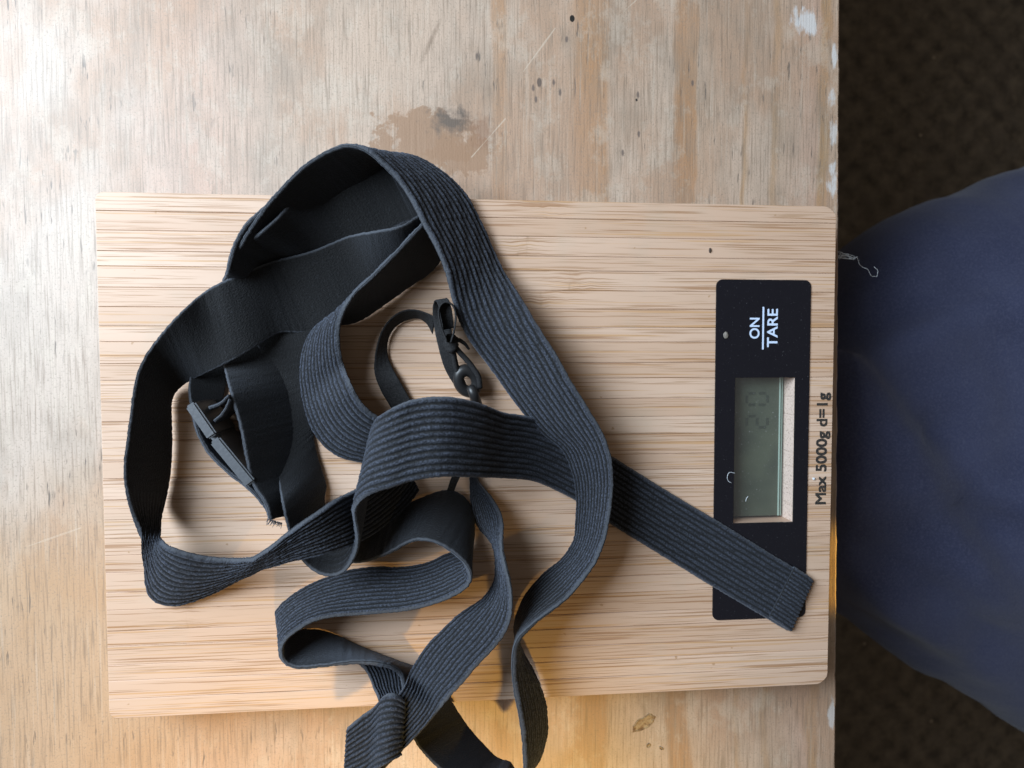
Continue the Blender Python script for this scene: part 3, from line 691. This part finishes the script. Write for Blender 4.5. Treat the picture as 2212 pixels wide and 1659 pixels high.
# hem stitches on the two sewn ends
def stitches(a, b, zt, n, name='stitch_row'):
    bm = bmesh.new(); a = at(*a, ZS + zt / 1000); b = at(*b, ZS + zt / 1000)
    for i in range(n):
        p = a.lerp(b, (i + 0.12) / n); q = a.lerp(b, (i + 0.88) / n); mm = (p + q) / 2 + Vector((0, 0, 0.00018))
        tube(bm, [p, mm, q], [0.00010, 0.00020, 0.00010], 6)
    return from_bm(name, bm, M_THREAD, strap, True)
stitches((1668, 1335), (1722, 1232), 1.9, 24)
stitches((795.5, 1676), (808.5, 1529), 22.2, 22)
# the doubled-over hem lies on the end of the strap as a second layer
hem = [(1660,1334,2.1,1716,1224,2.1),(1680,1346,2.3,1735,1236,2.3),(1700,1360,2.2,1751,1247,2.2),(1706,1363,1.6,1755,1251,1.6)]
ribbon('hem', hem, faces=((0, 1, 1),), ribs=15, th=0.0009, zmin=0.0002)

# ------------------------------------------------------------------ the side-release buckle standing on edge
def slab(bm, p0, p1, z0, z1, t):
    a, b = Vector(p0), Vector(p1); d = (b - a); d.z = 0; d.normalize(); nrm = Vector((-d.y, d.x, 0)) * t / 2
    vs = [bm.verts.new(p) for z in (z0, z1) for p in ((a + nrm).xy[:] + (z,), (a - nrm).xy[:] + (z,), (b - nrm).xy[:] + (z,), (b + nrm).xy[:] + (z,))]
    fs = [bm.faces.new([vs[i] for i in f]) for f in ((3, 2, 1, 0), (4, 5, 6, 7), (0, 1, 5, 4), (1, 2, 6, 5), (2, 3, 7, 6), (3, 0, 4, 7))]
    bmesh.ops.recalc_face_normals(bm, faces=fs)
    bmesh.ops.bevel(bm, geom=list({e for f in fs for e in f.edges}), offset=0.0005, segments=2, affect='EDGES')
zt = ZS + 0.0185
q = lambda x, y: at(x, y, zt)
bm = bmesh.new(); slab(bm, q(409, 873), q(458, 944), ZS + 0.001, zt, 0.0030); buckle = from_bm('buckle', bm, M_PLASTIC, strap, False)
bm = bmesh.new(); slab(bm, q(462, 950), q(541, 1046), ZS + 0.001, zt, 0.0032); from_bm('buckle_half', bm, M_PLASTIC, buckle, False)
bm = bmesh.new(); slab(bm, q(425, 905), q(520, 1040), ZS + 0.0006, zt - 0.004, 0.0030); from_bm('buckle_body', bm, M_PLASTIC, buckle, False)
# the strap layer outside it and the two folded loops of webbing
ribbon('band', [(418,890,13,428,884,1),(432,945,13,447,935,1),(482,1010,13,497,996,1),(540,1056,14,556,1042,1),(575,1095,14,592,1084,1),(590,1122,12,606,1112,1)], amp=0.0002)
ribbon('webbing_loop', [(450,881,17,475,872,2),(475,873,18,500,865,2),(494,855,18.5,518,850,2)], amp=0.0001, th=0.0009)
ribbon('webbing_loop', [(462,910,17,487,905,2),(484,890,18,508,887,2),(496,862,18.5,520,862,2)], amp=0.0001, th=0.0009)
bm = bmesh.new()
for i in range(26):
    t = i / 25; p = at(580 + 30 * t + random.uniform(-2, 2), 1121 + 9 * t, ZS + 0.018 - 0.010 * t)
    tube(bm, [p, p + Vector((random.uniform(-.0012, .0004), random.uniform(-.0018, -.0004), random.uniform(-.0005, .0006)))], [0.00016, 0.00006], 5)
from_bm('frayed_end', bm, M_ELASTIC, strap)

# ------------------------------------------------------------------ the narrow ribbon, its bow, ring and peg
tie = thing('ribbon_tie', at(960, 760, ZS), 'narrow black ribbon knotted in a small bow with a plastic ring inside the heap', 'ribbon')
def rib2(secs, name='ribbon', wd=0.006): return ribbon(name, secs, parent=tie, width=wd, ribs=4, amp=0.00005, th=0.0005, mat=M_RIBBON, sm=0.0012)
rib2([(868,925,1,912,910,1),(858,904,1.5,900,889,1.5),(844,879,2,887,864,2),(829,856,2,875,842,2),(817,831,2.5,862,820,2.5),(808,804,3,848,794,2),(809,774,4,839,774,1),(814,745,5,836,746,1),(829,706,5.5,846,715,1),(850,682,5.5,864,698,1),
      (873,669,5.5,886,689,1),(900,669,6,906,687,1),(920,675,6,922,697,2),(940,684,6,934,722,3)])
rib2([(958,712,10,980,708,10),(949,668,12,975,662,12),(942,648,12,968,643,12),(936,655,9,962,652,9),(934,672,7,966,668,7),(936,690,6,972,684,6),(940,720,7,976,718,7),(948,755,7,984,752,7),(958,790,6,990,785,6),(970,815,5,1000,810,5),(988,842,4,1008,832,4)])
rib2([(x, y, 15, x, y, 10) for x, y in ((966,738),(956,715),(949,690),(947,668),(953,655),(966,650),(978,657),(985,676),(984,700),(980,720),(974,740))], 'bow_loop', 0.005)
bm = bmesh.new(); bmesh.ops.create_icosphere(bm, subdivisions=3, radius=0.0024, matrix=Matrix.Translation(at(975, 742, ZS + 0.0095)) @ Matrix.Diagonal((0.9, 1.25, 0.8, 1)))
for v in bm.verts: v.co += v.normal * 0.0005 * mnoise.noise(v.co * 900)
from_bm('knot', bm, M_RIBBON, tie, True)
def cord(pts, rad, name='cord'):
    bm = bmesh.new(); tube(bm, smooth_path([at(x, y, ZS + z / 1000)[:] for x, y, z in pts], 30), rad, 8); return from_bm(name, bm, M_RIBBON, tie, True)
cord([(976,738,9.5),(992,735,10),(1002,741,9.5),(1013,754,8)], np.linspace(0.0008, 0.0004, 30), 'loose_end')
cord([(978,742,9),(992,760,8.5),(1006,775,8),(1022,795,7.5),(1034,815,7),(1037,838,6)], 0.00085)
cord([(974,745,9),(980,770,8),(984,790,7),(990,806,6)], 0.0008)
# plastic ring and the peg hooked in it
c0 = at(1010, 823, ZS + 0.0045); bm = bmesh.new()
nM, nm = 36, 12
for i in range(nM):
    for j in range(nm):
        a, b = 2 * math.pi * i / nM, 2 * math.pi * j / nm
        bm.verts.new((0.00265 * math.cos(a) * (1 + 0.66 * math.cos(b)), 0.0036 * math.sin(a) * (1 + 0.56 * math.cos(b)), 0.0018 * math.sin(b)))
bm.verts.ensure_lookup_table()
for i in range(nM):
    for j in range(nm):
        bm.faces.new([bm.verts[k] for k in (i*nm+j, ((i+1)%nM)*nm+j, ((i+1)%nM)*nm+(j+1)%nm, i*nm+(j+1)%nm)])
bmesh.ops.rotate(bm, verts=bm.verts, cent=(0, 0, 0), matrix=Matrix.Rotation(0.45, 3, 'Z') @ Matrix.Rotation(0.3, 3, 'X'))
bmesh.ops.translate(bm, verts=bm.verts, vec=c0)
from_bm('ring', bm, M_BLACKPL, tie, True)
bm = bmesh.new(); tube(bm, smooth_path([at(1017, 838, ZS + .0075)[:], at(1021, 846, ZS + .0085)[:], at(1028, 866, ZS + .0065)[:], at(1034, 890, ZS + .003)[:]], 14), np.linspace(0.0014, 0.0019, 14), 12)
from_bm('peg', bm, M_BLACKPL, tie, True)
rib2([(1003,1010,3,985,1012,3),(994,1030,3,975,1030,3),(985,1050,3,968,1052,3),(976,1075,2,960,1075,2)])

# ------------------------------------------------------------------ the seated person's leg
person = thing('person', (0.35, -0.03, -0.73), 'person in navy cotton trousers sitting close against the right edge of the table', 'person')
zc = -0.15
up = [(1700, 720), (1760, 640), (1815, 575), (1850, 530), (1890, 497), (1950, 462), (2050, 418), (2140, 384), (2212, 352), (2500, 240), (2900, 150), (3600, 100)]
lo = [(1700, 1225), (1760, 1290), (1815, 1335), (1850, 1365), (1890, 1395), (1950, 1437), (2050, 1490), (2140, 1537), (2212, 1578), (2500, 1700), (2900, 1780), (3600, 1800)]
ax = np.array([[at(u[0], u[1], zc).x, at(u[0], u[1], zc).y, at(l[0], l[1], zc).x, at(l[0], l[1], zc).y] for u, l in zip(up, lo)])
xs = np.linspace(ax[0, 0], ax[-1, 0], 150); yu = np.interp(xs, ax[:, 0], ax[:, 1]); yl = np.interp(xs, ax[:, 2], ax[:, 3])
ker = np.ones(9) / 9
yu = np.convolve(np.pad(yu, 4, 'edge'), ker, 'valid'); yl = np.convolve(np.pad(yl, 4, 'edge'), ker, 'valid')
# (centre, half width vector, half height vector) along hip -> knee -> ankle
path = []
for x, a, b in zip(xs[::-1], yu[::-1], yl[::-1]):
    f = (x - xs[0]) / (xs[-1] - xs[0])
    path.append((Vector((x, (a + b) / 2, zc - 0.03 * f)), Vector((0, (a - b) / 2, 0)), Vector((0, 0, 0.070 + 0.035 * f))))
kc = path[-1][0]; wk = path[-1][1]
for k in range(1, 15):
    a = R(90 * k / 14); path.append((kc + Vector((-0.055 * math.sin(a), 0, -0.055 * (1 - math.cos(a)))), wk * (1 - 0.25 * k / 14), Vector((-0.052 * math.sin(a), 0, 0.052 * math.cos(a)))))
last = path[-1][0]
for k in range(1, 40):
    f = k / 39; path.append((last + Vector((0.03 * f, 0, (-0.64 - last.z) * f)), wk * (0.75 - 0.15 * f), Vector((-0.052 - 0.008 * f, 0, 0))))
NR = 72; bm = bmesh.new(); rings = []
for ci, (c, hw, hh) in enumerate(path):
    ring = []
    for k in range(NR):
        t = 2 * math.pi * k / NR
        cs, sn = math.cos(t), math.sin(t)
        p = c + hw * math.copysign(abs(cs) ** 0.9, cs) + hh * math.copysign(abs(sn) ** 0.9, sn)
        d = (p - c).normalized()
        am = 0.0065 * mnoise.noise(Vector((p.x * 13, p.y * 17, p.z * 8))) + 0.0022 * mnoise.noise(Vector((p.x * 40 + p.y * 30, p.y * 30 - p.x * 18, 1)))
        for (ox, oy, ang, amp_, wdt, ln) in ((0.225, -0.100, -0.62, 0.0052, 0.0045, 0.05), (0.205, -0.125, -0.58, 0.0045, 0.004, 0.06), (0.255, -0.075, -0.75, 0.006, 0.005, 0.03), (0.165, -0.05, -1.2, 0.003, 0.004, 0.05), (0.19, 0.01, -0.9, 0.004, 0.007, 0.06), (0.23, 0.04, 0.35, 0.004, 0.006, 0.05), (0.15, -0.09, -0.85, 0.004, 0.006, 0.05), (0.265, -0.035, -0.1, 0.005, 0.005, 0.03), (0.24, -0.02, -0.2, 0.0035, 0.004, 0.04)):
            ux, uy = math.cos(ang), math.sin(ang); rx, ry = p.x - ox, p.y - oy
            al, ac = rx * ux + ry * uy, -rx * uy + ry * ux
            am += 1.7 * amp_ * math.exp(-(al / (1.5 * ln)) ** 2) * (math.exp(-(ac / (1.6 * wdt)) ** 2) - 0.8 * math.exp(-((ac - 3.0 * wdt) / (1.5 * wdt)) ** 2)) * (1 if d.z > 0 else 0)
        ring.append(bm.verts.new(p + d * am))
    rings.append(ring)
for a, b in zip(rings, rings[1:]):
    for k in range(NR): bm.faces.new((a[k], a[(k + 1) % NR], b[(k + 1) % NR], b[k]))
bm.faces.new(rings[0][::-1]); bm.faces.new(rings[-1])
bmesh.ops.recalc_face_normals(bm, faces=bm.faces[:])
from_bm('trousers', bm, M_NAVY, person, True)
ank = path[-1][0]; bm = bmesh.new()
bmesh.ops.create_uvsphere(bm, u_segments=24, v_segments=16, radius=1.0, matrix=Matrix.Translation((ank.x - 0.06, ank.y, -0.69)) @ Matrix.Diagonal((0.14, 0.048, 0.05, 1)))
for v in bm.verts: v.co.z = max(v.co.z, -0.7295)
from_bm('shoe', bm, M_BASE, person, True)

# ------------------------------------------------------------------ small debris
def strand(name, pts, rad, label, cat, mat=M_LINT, n=40, wig=0.0):
    P = smooth_path([at(x, y, z)[:] for x, y, z in pts], n)
    if wig: P += np.stack([np.convolve(rng.standard_normal(n) * wig, np.ones(3) / 3, 'same') for _ in range(3)], 1)
    bm = bmesh.new(); tube(bm, P, rad, 6)
    return tag(from_bm(name, bm, mat, None, True), label, cat)
le = -0.0006
o = strand('lint_thread', [(1806,566,.0002),(1818,546,0),(1823,556,-.001),(1830,549,-.001),(1838,560,-.001),(1851,556,-.002),(1856,568,-.003),(1864,577,-.004),(1872,580,-.004),(1878,589,-.005),(1882,597,-.006),(1892,597,-.006),(1896,586,-.006),(1889,577,-.006)], 0.00007,
       'pale wisp of lint caught on the table edge beside the scale', 'lint', n=90, wig=0.00018)
bm = bmesh.new()
for i in range(7):
    P = smooth_path([at(1808 + random.uniform(-2, 6), 548 + random.uniform(-8, 16), .0003)[:], at(1826 + random.uniform(-5, 5), 554 + random.uniform(-7, 6), -.0006)[:], at(1848 + random.uniform(-8, 6), 558 + random.uniform(-5, 6), -.0018)[:]], 14)
    tube(bm, P, 0.00007, 5)
from_bm('fibre_tuft', bm, M_LINT, o)
strand('lint_fibre', [(1588,1022,PT+.0001),(1575,1021,PT+.0001),(1571,1030,PT+.0001),(1574,1040,PT+.0001),(1580,1043,PT+.0001)], 0.000075, 'curled white lint fibre on the black panel left of the display window', 'lint', n=20)
strand('lint_fibre', [(1616,1072,PT+.0001),(1612,1078,PT+.0001),(1611,1083,PT+.0001)], 0.00009, 'short straight white lint fibre on the display window', 'lint', n=8)
def nugget(name, px, py, z, r, mat, label, cat, sq=(1, 1, 0.6)):
    bm = bmesh.new(); bmesh.ops.create_icosphere(bm, subdivisions=2, radius=r)
    for v in bm.verts: v.co = v.co * (1 + 0.35 * mnoise.noise(v.co * (1.4 / r) + Vector((px, 0, 0)))); v.co = Vector((v.co.x * sq[0], v.co.y * sq[1], v.co.z * sq[2]))
    o = from_bm(name, bm, mat, None, False); p = at(px, py, z); o.location = (p.x, p.y, z + r * sq[2] * 0.8)
    return tag(o, label, cat)
nugget('crumb', 1567, 724, PT, 0.0010, M_CRUMB, 'translucent grey crumb on the black panel left of the ON lettering', 'crumb', (0.8, 1.15, 0.35))
nugget('speck', 1533, 541, ZS, 0.0007, M_SPECK, 'small dark speck of dirt on the bamboo above the black panel', 'speck', (0.6, 1.2, 0.5))
nugget('paint_fleck', 1757, 1034, ZS, 0.0005, M_LINT, 'tiny white fleck beside the number five on the bamboo', 'fleck')
